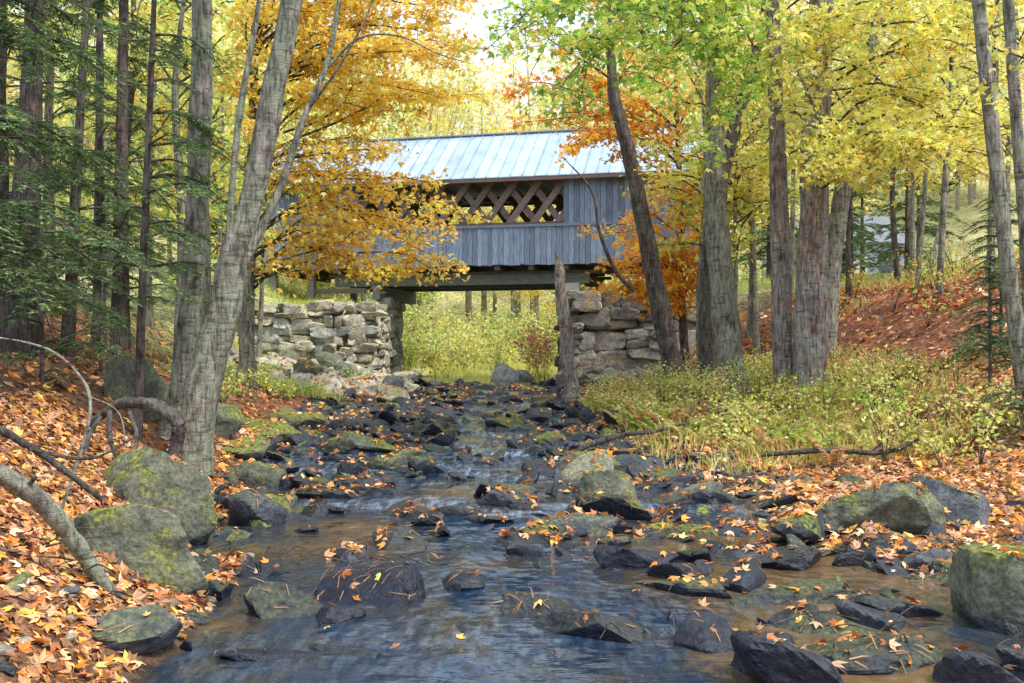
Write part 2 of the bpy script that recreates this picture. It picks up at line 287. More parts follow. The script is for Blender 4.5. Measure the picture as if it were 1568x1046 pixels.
while n<2300:
    t=rng.random(); y=4.6+33*t**1.1; xl=np.interp(y,[4,6,10,14,20,28,38],[-2.1,-2.1,-3.2,-3.8,-4.7,-5.0,-4.2]); xr=np.interp(y,[4,6,10,14,20,28,38],[4.2,4.4,5.4,3.2,2.3,2.2,2]); x=rng.uniform(xl,xr)
    if inpool(x,y) and rng.random()>.08: continue
    if y<8 and .4<x<3.2 and rng.random()>.4: continue
    if chan(x,y) and rng.random()>.28: continue
    if x>2.6 and y>9 and rng.random()>.5: continue
    s=np.clip(rng.lognormal(-2.2,.48),.045,.30)*(1+.009*y); 
    if y<9: s*=.85
    z0=max(float(hz(np.array([x]),np.array([y]))[0]),float(zw(y))-.06)
    edge=(x>1.8+.0*y or x<xl+.8); col=[DK,DK,DK,GR,DK,DK][rng.integers(6)]
    R1.add(x,y,z0+s*.08,s*rng.uniform(.9,1.7),s*rng.uniform(.6,1),s*rng.uniform(.35,.7),col,moss=min(1,1.1*rng.random()**2)*((1 if y>9 else .5) if edge or rng.random()<.25 else .1),wet=rng.uniform(.1,.5) if edge and y>8 else rng.uniform(.6,1),wetline=float(zw(y))+.06,lvl=4 if y<9 else 3,planes=8,p=42,nz=.055,tilt=.25)
    n+=1
R1.make('stream_rocks')
R2=Rocks()
for k in range(1700):
    y=rng.uniform(4.6,22); x=rng.uniform(-2.2-.1*y,2.2+.25*min(y,12)); s=rng.uniform(.03,.075)
    if inpool(x,y): continue
    z0=float(hz(np.array([x]),np.array([y]))[0])
    if z0<zw(y)-.06: continue
    R2.add(x,y,z0,s*1.2,s,s*.6,[DK,GR,LG][rng.integers(3)],moss=.1,wet=rng.uniform(.2,.8),lvl=2)
R2.make('stream_gravel')
R3=Rocks()
for k in range(210):
    y=rng.uniform(27.5,34.4); x=rng.uniform(-9.3,-3.3); s=np.clip(rng.lognormal(-1.25,.45),.1,.6); z0=float(hz(np.array([x]),np.array([y]))[0])
    R3.add(x,y,z0+s*.25,s*1.3,s,s*.75,[LG,(.46,.43,.37),GR,GG,(.4,.38,.33)][rng.integers(5)],moss=.7*rng.random(),wet=0,lvl=3,planes=8,p=50,tilt=.4)
for k in range(34):
    y=rng.uniform(31,34.4); x=rng.uniform(1.9,5.6); s=rng.uniform(.2,.5); R3.add(x,y,.8,s*1.3,s,s*.7,(.2,.19,.18),moss=.5,wet=0,lvl=3,planes=8,p=50,tilt=.4)
R3.make('rubble_stones')
def wall(name,cols,runs,moss):
    P=empty(name); r=Rocks()
    for (p0,p1,z0,z1a,z1b,ch,sw) in runs:
        p0=np.array(p0);p1=np.array(p1); L=np.linalg.norm(p1-p0); d=(p1-p0)/L; ang=math.atan2(d[1],d[0]); z=z0
        def stone(u,w,zb_,hh):
            c=p0+d*(u+w/2); cc=np.array(cols[rng.integers(len(cols))])*rng.uniform(.6,1.2)
            r.add(c[0]+rng.normal()*.06,c[1]+rng.normal()*.07,zb_+hh/2+rng.normal()*.02,w*.68,.36,hh*.72,cc,moss=moss*rng.random()*2,wet=0,rot=ang+rng.normal()*.1,lvl=3,boxy=True,p=50,nz=.05)
        while z<max(z1a,z1b):
            h=rng.uniform(*ch); u=-.1
            while u<L:
                w=rng.uniform(*sw)*(1.2 if z<z0+.5 else 1); top=z1a+(z1b-z1a)*u/L; zz=z+.05*math.sin(u*1.7+z*3)
                if z+h*.6<top:
                    if h>.32 and rng.random()<.4: stone(u,w,zz,h*.5); stone(u+rng.normal()*.03,w,zz+h*.5,h*.5)
                    elif h<.3 and rng.random()<.15 and z+2*h<top: stone(u,w,zz,h*1.8)
                    else: stone(u,w,zz,h*rng.uniform(.85,1.1))
                u+=w
            z+=h
    r.make('stones',P); return P
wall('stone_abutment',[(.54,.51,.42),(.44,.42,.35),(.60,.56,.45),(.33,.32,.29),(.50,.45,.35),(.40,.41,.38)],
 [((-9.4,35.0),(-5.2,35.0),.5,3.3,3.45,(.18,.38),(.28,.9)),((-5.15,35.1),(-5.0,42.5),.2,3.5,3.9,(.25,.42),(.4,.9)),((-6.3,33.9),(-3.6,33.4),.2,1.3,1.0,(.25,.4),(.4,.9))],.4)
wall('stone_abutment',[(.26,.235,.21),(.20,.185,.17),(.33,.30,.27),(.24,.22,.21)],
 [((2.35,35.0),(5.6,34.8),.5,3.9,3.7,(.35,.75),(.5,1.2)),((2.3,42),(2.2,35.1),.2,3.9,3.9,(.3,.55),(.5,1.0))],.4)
def boxes(name,bx,mat,col,parent=None,rotz=0,loc=(0,0,0)):
    V=[];F=[];C=[]
    q=np.array([[0,3,2,1],[4,5,6,7],[0,1,5,4],[1,2,6,5],[2,3,7,6],[3,0,4,7]])
    for k,b in enumerate(bx):
        x0,x1,y0,y1,z0,z1=b[:6]; V+= [(x0,y0,z0),(x1,y0,z0),(x1,y1,z0),(x0,y1,z0),(x0,y0,z1),(x1,y0,z1),(x1,y1,z1),(x0,y1,z1)]; F.append(q+8*k)
        c=np.array(b[6] if len(b)>6 else col)*rng.uniform(.68,1.28); C+= [c]*8
    o=mk(name,V,np.vstack(F),mat,col=np.array(C),parent=parent); return o
# ---------------------------------------------------------------- covered bridge
BR=empty('covered_bridge'); L=16.6; hl=L/2; Wd=5.4
BW=(.205,.265,.375); zb=4.98; ze=8.35
bx=[]
def planks(x0,x1,yy,z0,z1,w=.2):
    u=x0
    while u<x1-.02:
        ww=min(w*rng.uniform(.8,1.2),x1-u); o=rng.uniform(-.008,.008); bx.append((u+.006,u+ww-.006,yy+o,yy+.03+o,z0-rng.uniform(0,.05),z1)); u+=ww
ox0,ox1=-4.3,3.75
for yy in (0,Wd):
    planks(-hl,hl,yy,zb,6.42); planks(-hl,ox0,yy+.004,6.425,ze-.2); planks(ox1,hl,yy+.004,6.425,ze-.2)
boxes('side_boards',bx,WOOD,BW,BR)
def beamquad(a,b,w,t,y):
    a=np.array(a);b=np.array(b);d=(b-a)/np.linalg.norm(b-a);n=np.array([-d[1],d[0]])*w/2
    c=[a-n,b-n,b+n,a+n]; return [(p[0],y,p[1]) for p in c]+[(p[0],y+t,p[1]) for p in c]
V=[];F=[];C=[];q=np.array([[0,3,2,1],[4,5,6,7],[0,1,5,4],[1,2,6,5],[2,3,7,6],[3,0,4,7]]);k=0
for yy in (.12,Wd-.24):
    zt=ze-.22; zl=zb+.1; run=(zt-zl)/math.tan(math.radians(53)); s=-hl-run
    while s<hl:
        for sg,oy in ((1,0),(-1,.075)):
            a=(s,zl) if sg>0 else (s+run,zl); b=(s+run,zt) if sg>0 else (s,zt)
            if min(a[0],b[0])>=-hl and max(a[0],b[0])<=hl:
                V+=beamquad(a,b,.235,.07,yy+oy); F.append(q+8*k); k+=1; C+=[np.array((.20,.15,.145))*rng.uniform(.75,1.2)]*8
        s+=.93
mk('lattice_truss',V,np.vstack(F),BEAM,col=np.array(C),parent=BR)
fr=[(-hl,hl,-.035,-.003,6.36,6.46,(.2,.23,.3)),(ox0,ox1,.05,.11,6.43,6.55),(-hl,hl,.03,.3,ze-.25,ze-.02),(-hl,hl,Wd-.3,Wd-.03,ze-.25,ze-.02),(-hl,hl,.05,.29,zb-.02,zb+.22),(-hl,hl,Wd-.29,Wd-.05,zb-.02,zb+.22)]
for xx in np.arange(-hl+.3,hl,1.3): fr.append((xx,xx+.15,.3,Wd-.3,ze-.24,ze-.08)); fr.append((xx,xx+.2,.1,Wd-.1,zb-.2,zb-.03,(.13,.11,.1)))
boxes('frame_timbers',fr,BEAM,(.18,.14,.125),BR)
boxes('deck',[(-hl,hl,.3,Wd-.3,zb+.0,zb+.1)],BEAM,(.15,.12,.1),BR)
ub=[(-5.6,4.6,yy,yy+.3,4.28,4.66,(.16,.18,.16)) for yy in (.7,2.5,4.4)]+[(-5.9,4.9,yy,yy+.22,4.662,4.78,(.11,.11,.1)) for yy in (.75,2.55,4.45)]
ub+=[(-6.6,-6.35,.3,.55,3.3,4.98),(-6.6,-6.35,4.6,4.85,3.3,4.98),(-3.95,-3.65,.5,4.9,3.75,4.27,(.2,.2,.19)),(3.6,4.3,.2,5.0,3.8,4.27,(.33,.33,.32)),(-hl+.1,-hl+.4,.1,.4,3.6,4.98),(-6.35,-4.2,.4,.5,4.0,4.2)]
boxes('support_beams',ub,BEAM,(.17,.16,.15),BR)
rh=1.95; ov=.42; V=[];F=[];C=[];k=0
def slab(p):
    global k
    V.extend(p); F.append(q+8*k); k+=1
def roofside(y0,y1,z0,z1):
    u=-hl-.45
    while u<hl+.45:
        w=min(.46,hl+.45-u); jz=rng.uniform(-.004,.004)
        for (a,b,t0,t1,cc) in ((u,u+w-.001,0,.03,(.42,.53,.66)),(u-.018,u+.018,.031,.075,(.32,.41,.52))):
            slab([(a,y0,z0+t0+jz),(b,y0,z0+t0+jz),(b,y1,z1+t0+jz),(a,y1,z1+t0+jz),(a,y0,z0+t1+jz),(b,y0,z0+t1+jz),(b,y1,z1+t1+jz),(a,y1,z1+t1+jz)]); C.extend([np.array(cc)*rng.uniform(.85,1.1)]*8)
        u+=.46
zr=ze+rh; sl=rh/(Wd/2)
roofside(-ov,Wd/2,ze-ov*sl+.12,zr+.12); roofside(Wd+ov,Wd/2,ze-ov*sl+.12,zr+.12)
mk('metal_roof',V,np.vstack(F),METAL,col=np.array(C),parent=BR)
boxes('eave_trim',[(-hl-.44,hl+.44,-ov+.01,-ov+.05,ze-ov*sl-.02,ze-ov*sl+.115,(.13,.085,.075)),(-hl-.44,hl+.44,Wd+ov-.05,Wd+ov-.01,ze-ov*sl-.02,ze-ov*sl+.115,(.12,.09,.08)),(-hl-.46,hl+.46,Wd/2-.12,Wd/2+.12,zr+.16,zr+.21,(.38,.44,.5))],METAL,BW,BR)
V=[];F=[];C=[];k=0
for xx in (-hl-.3,hl+.26):
    for j in range(26):
        a=-.1+j*(Wd+.2)/26; b=a+(Wd+.2)/26-.01; ht=lambda t: ze+rh*(1-abs(t-Wd/2)/(Wd/2))+.05
        slab([(xx,a,zb+2.9),(xx+.04,a,zb+2.9),(xx+.04,b,zb+2.9),(xx,b,zb+2.9),(xx,a,ht(a)),(xx+.04,a,ht(a)),(xx+.04,b,ht(b)),(xx,b,ht(b))]); C.extend([np.array(BW)*rng.uniform(.8,1.2)]*8)
mk('gable_boards',V,np.vstack(F),WOOD,col=np.array(C),parent=BR)
BR.location=(-1.75,37.6,0); BR.rotation_euler=(0,0,math.radians(-13.5))
# ---------------------------------------------------------------- fallen leaves (dropped on ground and stones)
bpy.context.view_layer.update(); dg=bpy.context.evaluated_depsgraph_get()
TAN=(.56,.32,.16);PK=(.72,.45,.30);RU=(.42,.14,.05);OR=(.78,.30,.06);YE=(.88,.62,.12);BRN=(.24,.12,.065)
FL=Leaves(MAPLE)
def drop(n,x0,x1,y0,y1,cols,w,size,cl=.0,dens=None,zoff=.008,over_water=.0,onrock=.12):
    P=[];N=[]
    for _ in range(n):
        x=rng.uniform(x0,x1);y=rng.uniform(y0,y1)
        if dens is not None and rng.random()>dens(x,y): continue
        ok,loc,nor,_,ob,_=scene.ray_cast(dg,(x,y,12 if y<33 else 3.0),(0,0,-1))
        if not ok or nor.z<.45: continue
        if ob.name[0] in 'bs' and (nor.z<.72 or rng.random()>onrock): continue
        if loc.z<float(zw(y))+.012:
            if rng.random()>over_water: continue
            loc.z=float(zw(y))+.01; nor=Vector((0,0,1))
        P.append(loc[:]);N.append(nor[:])
    if not P: return
    P=np.array(P);N=np.array(N)+rng.normal(size=(len(P),3))*.42; n=len(P); P[:,2]+=zoff+rng.random(n)*.025
    c=pal(cols,n,.32,w); FL.add(P,size*rng.uniform(.5,1.25,n),c,U=np.cross(N,rng.normal(size=(n,3))),N=N)
drop(15000,-5.5,-1.9,4.2,12,[TAN,PK,RU,OR,YE,BRN],[.28,.17,.14,.15,.06,.20],.075,onrock=.1)
drop(10000,-13,-3.5,11,30,[TAN,PK,RU,OR,BRN,YE],[.22,.1,.22,.12,.32,.02],.11)
drop(25000,2.0,9.5,8.5,18,[TAN,PK,RU,OR,YE,BRN],[.28,.28,.10,.21,.05,.08],.092,dens=lambda x,y: np.clip((x-1.8-.02*y)/1.2,0.1,1),onrock=.55)
drop(6000,1.2,4.5,4.3,9,[TAN,PK,RU,OR,YE,BRN],[.3,.2,.14,.2,.06,.1],.07,dens=lambda x,y:.3+.6*(x>2.9),onrock=.4)
drop(22000,5.5,18,13,34,[RU,RED,TAN,PK,OR,BRN],[.28,.08,.17,.23,.08,.16],.14,dens=lambda x,y: .35+.65*(vn(np.array([x*.9,y*.6,2.]))>-.3))
drop(24000,-4.5,2.6,8.5,34,[TAN,RU,OR,YE,BRN,PK],[.24,.18,.32,.05,.08,.13],.08,dens=lambda x,y: .2+.8*(vn(np.array([x*1.4,y*.9,5.]))>.0),over_water=.012,onrock=.75)
drop(1500,-2,3,4.6,8,[TAN,OR,YE,RU],[.4,.3,.1,.2],.07,dens=lambda x,y:.5,over_water=.012,onrock=.3)
FL.make('fallen_leaves',LITTER)
PN=Leaves(BLADE); P=[];N=[]
for _ in range(9000):
    x=rng.uniform(-4.2,4.5);y=rng.uniform(4.6,13); 
    if vn(np.array([x*2,y*2,9.]))<.0: continue
    ok,loc,nor,_,ob,_=scene.ray_cast(dg,(x,y,12),(0,0,-1))
    if ok and loc.z>zw(y)+.03 and nor.z>.5: P.append(loc[:]);N.append(nor[:])
if P:
    P=np.array(P);N=np.array(N); P=P+N*.012; PN.add(P,rng.uniform(.07,.13,len(P)),pal([(.5,.25,.12),(.36,.18,.08)],len(P)),U=np.cross(N,rng.normal(size=P.shape))+N*.1,N=N)
    PN.make('pine_needle_litter',LITTER)
mk('stream_water',wv,Fw,WATER,col=wcol,smooth=True)
# ---------------------------------------------------------------- trees
def limb(T,Lv,a,b,r0,cols,w=None,size=.11,dens=1.,spread=.9,sag=.12,tw=.13,start=.3,flat=.35):
    a=np.array(a,float);b=np.array(b,float);l=np.linalg.norm(b-a); m1=a*.65+b*.35+rng.normal(size=3)*l*.05+np.array([0,0,l*sag]); m2=a*.3+b*.7+rng.normal(size=3)*l*.05+np.array([0,0,l*sag*.8])
    P=cr([a,m1,m2,b],14)+np.cumsum(rng.normal(size=(14,3))*l*.004,axis=0); T.add(P,np.linspace(r0,.006,14),6)
    nt=int(l/tw*(1-start)); d0=(b-a)/l; tint=np.exp(rng.normal()*.08)
    for _ in range(nt):
        t=start+(1-start)*rng.random(); f=t*13; i=min(int(f),12); p=P[i]+(P[i+1]-P[i])*(f-i)
        d=rng.normal(size=3)*.9+d0*.7; d[2]=d[2]*flat+.02; d/=np.linalg.norm(d); ll=spread*rng.uniform(.4,1.1)*(1.15-.5*t)
        q_=cr([p,p+d*ll*.5+rng.normal(size=3)*.05*ll,p+d*ll+np.array([0,0,-.16*ll])],6); T.add(q_,np.linspace(.008,.003,6),3)
        k=max(2,int(ll/.035*dens)); tt=rng.uniform(.15,1.05,k)*5; ii=np.clip(tt.astype(int),0,4); c=q_[ii]+(q_[ii+1]-q_[ii])*(tt-ii)[:,None]
        c=c+rng.normal(size=(k,3))*np.array([.11,.11,.06])*(size/.11); col=pal(cols,k,.12,w)*tint*np.exp(rng.normal()*.12)
        Lv.add(c,size*rng.uniform(.6,1.2,k),col,up=.9)
def tree(name,pts,radii,mat,limbs=(),tpl=MAPLE,forks=(),sides=16,crown=None,flare=True,n=None):
    E=empty(name); T=Tubes(); n=n or 60; P=cr(pts,n); R=np.interp(np.linspace(0,1,n),np.linspace(0,1,len(radii)),radii)
    if flare: s=np.clip(1-(P[:,2]-P[0,2])/.7,0,1); R=R*(1+.45*s**2)
    P=P.copy(); P[0,2]-=.35
    T.add(P,R,sides,rough=.13,seed=rng.random()*50)
    for fp,fr_ in forks:
        nn_=26; T.add(cr(fp,nn_),np.interp(np.linspace(0,1,nn_),np.linspace(0,1,len(fr_)),fr_),9,rough=.08,seed=rng.random()*50)
    T.make('trunk',mat,E); T2=Tubes(); Lv=Leaves(tpl)
    for lb in limbs: limb(T2,Lv,*lb[0],**lb[1])
    if crown:
        top=P[-1]; cols,w,nl,rad,zz0,sz=crown[:6]; dn=crown[6] if len(crown)>6 else .6
        for _ in range(nl):
            zc=rng.uniform(zz0,top[2]+.5); i=np.argmin(np.abs(P[:,2]-zc)); a=P[i]; an=rng.uniform(0,6.28); r_=rad*rng.uniform(.5,1)
            limb(T2,Lv,a,a+np.array([math.cos(an)*r_,math.sin(an)*r_,rng.uniform(.2,1.3)]),.03,cols,w,size=sz,dens=dn,spread=.9,tw=.16,start=.2)
    T2.make('limbs',BK_TWIG,E); Lv.make('foliage',LEAF,E); return E
def G(x,y): return float(hz(np.array([x]),np.array([y]))[0])
yc=[YEL,GOLD,YG,PY]; yw=[.43,.17,.20,.2]
tree('maple_tree',[(-3.92,12,.12),(-3.8,12,1.1),(-3.5,12.05,2.23),(-3.36,12.05,2.95),(-3.12,12.1,3.8),(-2.9,12.1,5.0),(-2.7,12.1,6.0),(-2.4,12,8.2),(-2.2,12,10.5)],[.25,.215,.185,.17,.15,.135,.125,.11,.06],BK_GREY,sides=30,n=130,
 forks=[([(-3.36,12.05,2.7),(-3.1,12.15,3.2),(-2.83,12.3,3.9),(-2.6,12.3,4.6),(-2.3,12.4,5.4),(-2.1,12.4,6.4),(-1.6,12.3,8)],[.075,.058,.05,.043,.035,.028,.02]),
        ([(-3.4,12.0,2.6),(-3.38,11.9,3.3),(-3.25,11.85,4.6),(-3.0,11.8,6.0),(-2.9,11.8,7.5)],[.055,.04,.04,.03,.02]),
        ([(-2.32,12.4,5.3),(-1.9,12.3,5.65),(-1.4,12.2,5.65),(-.9,12.1,5.4),(-.5,12,5.25)],[.018,.014,.011,.008,.004]),
        ([(-2.5,12.3,4.8),(-2.1,12,5.2),(-1.7,11.9,5.9),(-1.5,11.8,6.6)],[.018,.016,.012,.01])],
 crown=(yc,yw,6,2.4,7.4,.1))
tree('maple_tree',[(-4.62,13.5,.4),(-4.42,13.5,1.6),(-4.29,13.5,3.44),(-4.24,13.5,5),(-4.2,13.5,6.6),(-4.2,13.6,11)],[.19,.165,.155,.145,.13,.07],BK_GREY,sides=24,n=110,crown=(yc,yw,6,2.2,7.6,.1))
YL=[((-6.3,24,4.6),(-1.3,24,5.0)),((-6.3,24,3.9),(-1.2,23.4,3.8)),((-6.3,24,3.5),(-2.9,23.5,3.4)),((-6.3,24,5.2),(-1.7,23.2,5.7)),
 ((-6.3,24,4),(-4.7,22.8,4.4)),((-6.3,24,4.4),(-3.6,22.6,4.6)),((-6.3,24,3.6),(-5.0,22.5,3.6)),((-6.3,24,6),(-8,23,6.6)),((-6.2,24,9),(-3,24,10.6)),((-6.3,24,5),(-8,24,5.4)),((-6.3,24,3.6),(-2.1,23,3.7)),((-6.3,24,4.2),(-2.4,24.6,4.6)),((-6.3,24,3.4),(-1.6,23,3.5)),((-6.3,24,4.6),(-1.5,23,4.4))]
while len(YL)<54:
    b=(rng.uniform(-6.4,-.3),rng.uniform(21.8,25.5),rng.uniform(4.4,10.4))
    if b[0]>-1.9 and b[2]<7.3: continue
    if 4.2<b[2]<7.2 and rng.random()<.6: continue
    if b[0]>-2.8 and b[2]>8.8 and rng.random()<.5: continue
    YL.append(((-6.25,24,max(3.2,b[2]-rng.uniform(.2,1.6))),b))
def ycol(b):
    return dict(cols=[YEL,GOLD,ORG,PY],w=[.42,.32,.08,.18] if b[2]<7 else [.46,.30,.08,.16],size=.13,dens=.8 if b[2]>7 else .68,spread=1.1,tw=.12,start=.22)
tree('sugar_maple_tree',[(-6.4,24,1.1),(-6.35,24,4),(-6.25,24,7),(-6.2,24,11)],[.2,.17,.13,.06],BK_GREY,[(((a),(b),.035,),ycol(b)) for a,b in YL])
OL=[((4.7,28,6.6),(1.8,27.5,7.6)),((4.7,28,7),(2.9,27.5,8.4)),((4.7,28,6.8),(4.2,27,8.0)),((4.7,28,4.4),(4.6,26.6,5.4)),((4.7,28,3),(3.0,27,3.9)),((4.7,28,2.6),(4.5,26.5,3.0)),((4.7,28,3.5),(5.4,27,4.1)),((4.7,28,3),(2.3,27.5,3.4)),
 ((4.7,28,4.6),(2.1,27.5,5.1)),((4.7,28,6),(5.6,27,6.8)),((4.7,28,8),(2.4,28,9.2)),((4.7,28,8),(5.8,28,9.6)),((4.7,28,3.8),(3.6,27,4.6)),((4.7,28,7),(1.0,28,8.3)),((4.7,28,2.8),(5.6,27,2.8)),((4.7,28,7),(.2,28,8.2)),((4.7,28,7),(1.4,27,7.2)),((4.7,28,3.4),(3.8,26.6,3.5)),((4.7,28,3),(3.6,27,2.9)),((4.7,28,4),(4.2,26.5,4.2)),((4.7,28,5),(3.4,27,5.4)),((4.7,28,5.6),(4.0,27,6.4)),((4.7,28,7),(3.4,27,7.7)),((4.7,28,8),(4.2,27,9)),((4.7,28,3),(5.2,26.6,3.5)),((4.7,28,8),(1.2,28,9.4)),((4.7,28,8),(0,28.5,9.2)),((4.7,28,8),(3,27,10)),
 ((4.7,28,4),(3.2,26.6,4.2)),((4.7,28,4.4),(5.2,26.5,4.8)),((4.7,28,3.2),(4.2,26.3,3.8)),((4.7,28,5),(5.6,26.8,5.6)),((4.7,28,2.8),(3.4,26.5,3.3)),((4.7,28,4),(2.7,26.5,4.0)),((4.7,28,3.6),(4.6,25.8,4.4)),((4.7,28,5),(4.6,26,5.9)),((4.7,28,4),(5.8,26.5,4.4)),((4.7,28,3),(2.8,26.6,3.2)),((4.7,28,3.4),(4.0,25.9,3.2))]
tree('orange_maple_tree',[(4.9,28,1.0),(4.75,28,4),(4.7,28,7),(4.6,28,10)],[.13,.11,.08,.04],BK_DARK,
 [((a,b,.03),dict(cols=[ORG,GOLD,(.9,.28,.08),YEL],w=[.38,.40,.08,.14],size=.14,dens=.85,spread=.9,tw=.12,start=.2)) for a,b in OL])
gl=dict(cols=[GRN,YG,(.42,.60,.12),YEL],w=[.28,.36,.29,.07],size=.12,dens=.6,spread=.95,tw=.13,start=.25)
GL=[((4.3,21,9),(.1,14,6.3)),((4.3,21,8.6),(.6,14.5,5.6)),((4.3,21,9),(1.1,14,6.2)),((4.3,21,8.5),(1.7,15,5.9)),((4.3,21,8),(2.5,15.5,6.1)),((4.3,21,9),(1.6,13,6.3)),((4.3,21,7.5),(3.4,16,5.5)),((4.3,21,9.5),(3,15,7.2)),((4.3,21,9.5),(0.6,16,7.4)),((4.3,21,9),(-.1,15.5,6.9)),
 ((4.3,21,8.2),(2.1,15,5.6)),((4.3,21,8.4),(1.3,14.5,6.7)),((4.3,21,8.8),(2.3,13.5,5.9)),((4.3,21,8.4),(3.0,15,6.4)),((4.3,21,8.8),(2.6,17,7.4)),((4.3,21,8),(3.8,17,6.6)),((4.3,21,9),(.2,14.5,5.9)),((4.3,21,9),(-.4,14.8,6.4)),((4.3,21,8.4),(1.0,14.8,5.4)),((4.3,21,7.4),(3.0,15.5,5.0))]
tree('maple_tree',[(4.72,21,.8),(4.55,21,2),(4.42,21,3.2),(4.29,21,5.7),(4.33,21,9.2),(4.3,21,13)],[.31,.28,.26,.23,.18,.08],BK_GREY,[((a,b,.03),gl) for a,b in GL],sides=22,n=90)
ry=dict(cols=[YEL,PY,YG,GOLD],w=[.28,.30,.38,.04],size=.125,dens=.6,spread=1.1,tw=.13,start=.2)
RL=[((6.1,20,5.5),(7.0,16,4.9)),((6.1,20,6),(8.0,16.5,5.1)),((6.15,20,6.5),(5.0,16,5.4)),((6.15,20,7),(8.4,17,6.6)),((6.2,20,8),(7.4,17,7.6)),((6.2,20,8),(5.4,17,7.4)),((6.2,20,9),(9.2,18,8.0)),((6.1,20,5),(6.0,16,4.6)),((6.2,20,9),(6.8,16,8.4)),((6.1,20,5.8),(8.8,17.5,5.5)),((6.2,20,9.5),(8,20,11)),((6.2,20,10),(4.6,20,12)),((6.1,20,5.6),(7.6,16,4.6)),((6.1,20,5.6),(8.4,16.3,4.9)),((6.1,20,5.3),(6.4,16,4.9)),((6.1,20,5.4),(5.2,16,4.7)),((6.1,20,5.2),(7.4,15.6,4.9)),((6.1,20,5),(6.8,15.8,4.5))]
for _ in range(20):
    b=(rng.uniform(4.6,10.5),rng.uniform(17,24),rng.uniform(5.4,9.6)); RL.append(((6.2,20.4,b[2]+rng.uniform(-.5,1)),b))
tree('oak_tree',[(5.96,20,.7),(6.0,20,2),(6.05,20,3.6),(6.11,20,6.2),(6.22,20,8.8),(6.4,20,13)],[.33,.315,.3,.27,.23,.09],BK_BROWN,[((a,b,.03),ry) for a,b in RL],sides=26,n=110)
tree('oak_tree',[(5.65,20.6,.7),(5.58,20.6,3),(5.53,20.6,5),(5.4,20.6,9),(5.3,20.6,12)],[.21,.2,.18,.14,.06],BK_BROWN,crown=(yc,yw,5,2,9,.12))
tree('maple_tree',[(4.35,22.2,.9),(4.36,22.2,3.0),(4.5,22.2,4.8),(4.85,22.2,6.3),(5.5,22.2,8.7),(6,22.2,11)],[.21,.19,.17,.15,.13,.06],BK_DARK,crown=(yc,yw,6,2.2,8.5,.12))
tree('maple_tree',[(3.98,24,.9),(3.56,24,2.8),(3.17,24,4.9),(2.77,24,6.76),(2.46,24,8.0),(2.3,24,10.5)],[.25,.22,.2,.17,.15,.07],BK_DARK,crown=([ORG,GOLD,YEL,YG],[.2,.3,.3,.2],9,2.2,7.8,.13),
 forks=[([(2.95,24,3.2),(2.5,24,3.7),(2.1,23.8,4.6),(1.9,23.8,5.6),(1.2,23.7,6.4)],[.06,.05,.04,.03,.01])])
tree('maple_tree',[(7.25,23,1.3),(7.3,23,2.6),(7.4,23,3.8),(7.8,23,6.4),(8.16,23,8.06),(8.6,23,9.9),(9,23,12)],[.22,.21,.2,.18,.17,.13,.06],BK_GREY,crown=(yc,yw,16,3.0,6.4,.14),
 forks=[([(8.2,23,8.0),(9,22.8,8.7),(10.2,22.5,8.9),(11.5,22,9.2)],[.07,.06,.045,.02])])
tree('maple_tree',[(7.3,14,.7),(7.0,14,2.77),(6.76,14,4.9),(6.58,14,6.7),(6.4,14,9.5)],[.12,.11,.1,.09,.05],BK_GREY,crown=(yc,yw,6,2,6.9,.11),
 limbs=[(((6.7,14,5.5),(6.0,13.5,5.0),.02),dict(ry,spread=.6)),(((6.6,14,6.2),(7.6,14.4,5.6),.02),dict(ry,spread=.7))])
tree('maple_tree',[(7.95,15,.8),(7.8,15,2.5),(7.7,15,4.1),(7.49,15,7.06),(7.4,15,9)],[.1,.095,.09,.08,.04],BK_GREY,crown=(yc,yw,5,1.8,6.9,.11))
for (x,y,dx,r,h,m) in [(4.7,25,0,.09,8,BK_GREY),(6.4,26,-.2,.1,9,BK_GREY),(6.1,29,.3,.12,9,BK_DARK),(8.2,27,.3,.09,9,BK_GREY),(5.4,24.5,.3,.07,7,BK_GREY),(9.8,29,.2,.08,8,BK_DARK),(12.4,32,-.1,.1,8,BK_DARK),(13.3,33,.3,.09,8,BK_GREY),(14.7,35,1.2,.12,6,BK_PALE),(11.0,27,.4,.07,8,BK_GREY),
 (-7.4,22,.2,.12,9,BK_GREY),(-9.4,24,.2,.13,10,BK_DARK),(-8.3,27,-.2,.14,10,BK_GREY),(-10.6,29,.2,.14,10,BK_GREY),(-12.5,27,0,.16,10,BK_DARK),(-13,32,.4,.14,10,BK_GREY),(-9.8,33,.2,.1,9,BK_GREY),(-7.9,31,.3,.09,8,BK_GREY),
 (-11.5,22,.2,.1,9,BK_DARK),(-9,29,.2,.08,7,BK_GREY),(7.4,31,.2,.1,9,BK_GREY),(9.5,34,.2,.1,9,BK_GREY),(11.5,37,.2,.1,9,BK_GREY),(12.5,26,.2,.1,9,BK_GREY),(15,30,.2,.1,9,BK_GREY),(10.3,24,.2,.08,8,BK_GREY)]:
    z=G(x,y); green=rng.random()<(.75 if x<0 else .4)
    tree('young_maple_tree',[(x,y,z),(x+dx*.3+rng.normal()*.08,y,z+h*.35),(x+dx*.7+rng.normal()*.1,y,z+h*.7),(x+dx,y,z+h)],[r,r*.85,r*.65,r*.25],m,sides=9,n=26,crown=([YG,(.38,.58,.14),PY,YEL] if green else [YEL,YG,GOLD,PY],[.32,.28,.12,.28],17,2.3,z+h*.38,.16,.7),tpl=KITE)
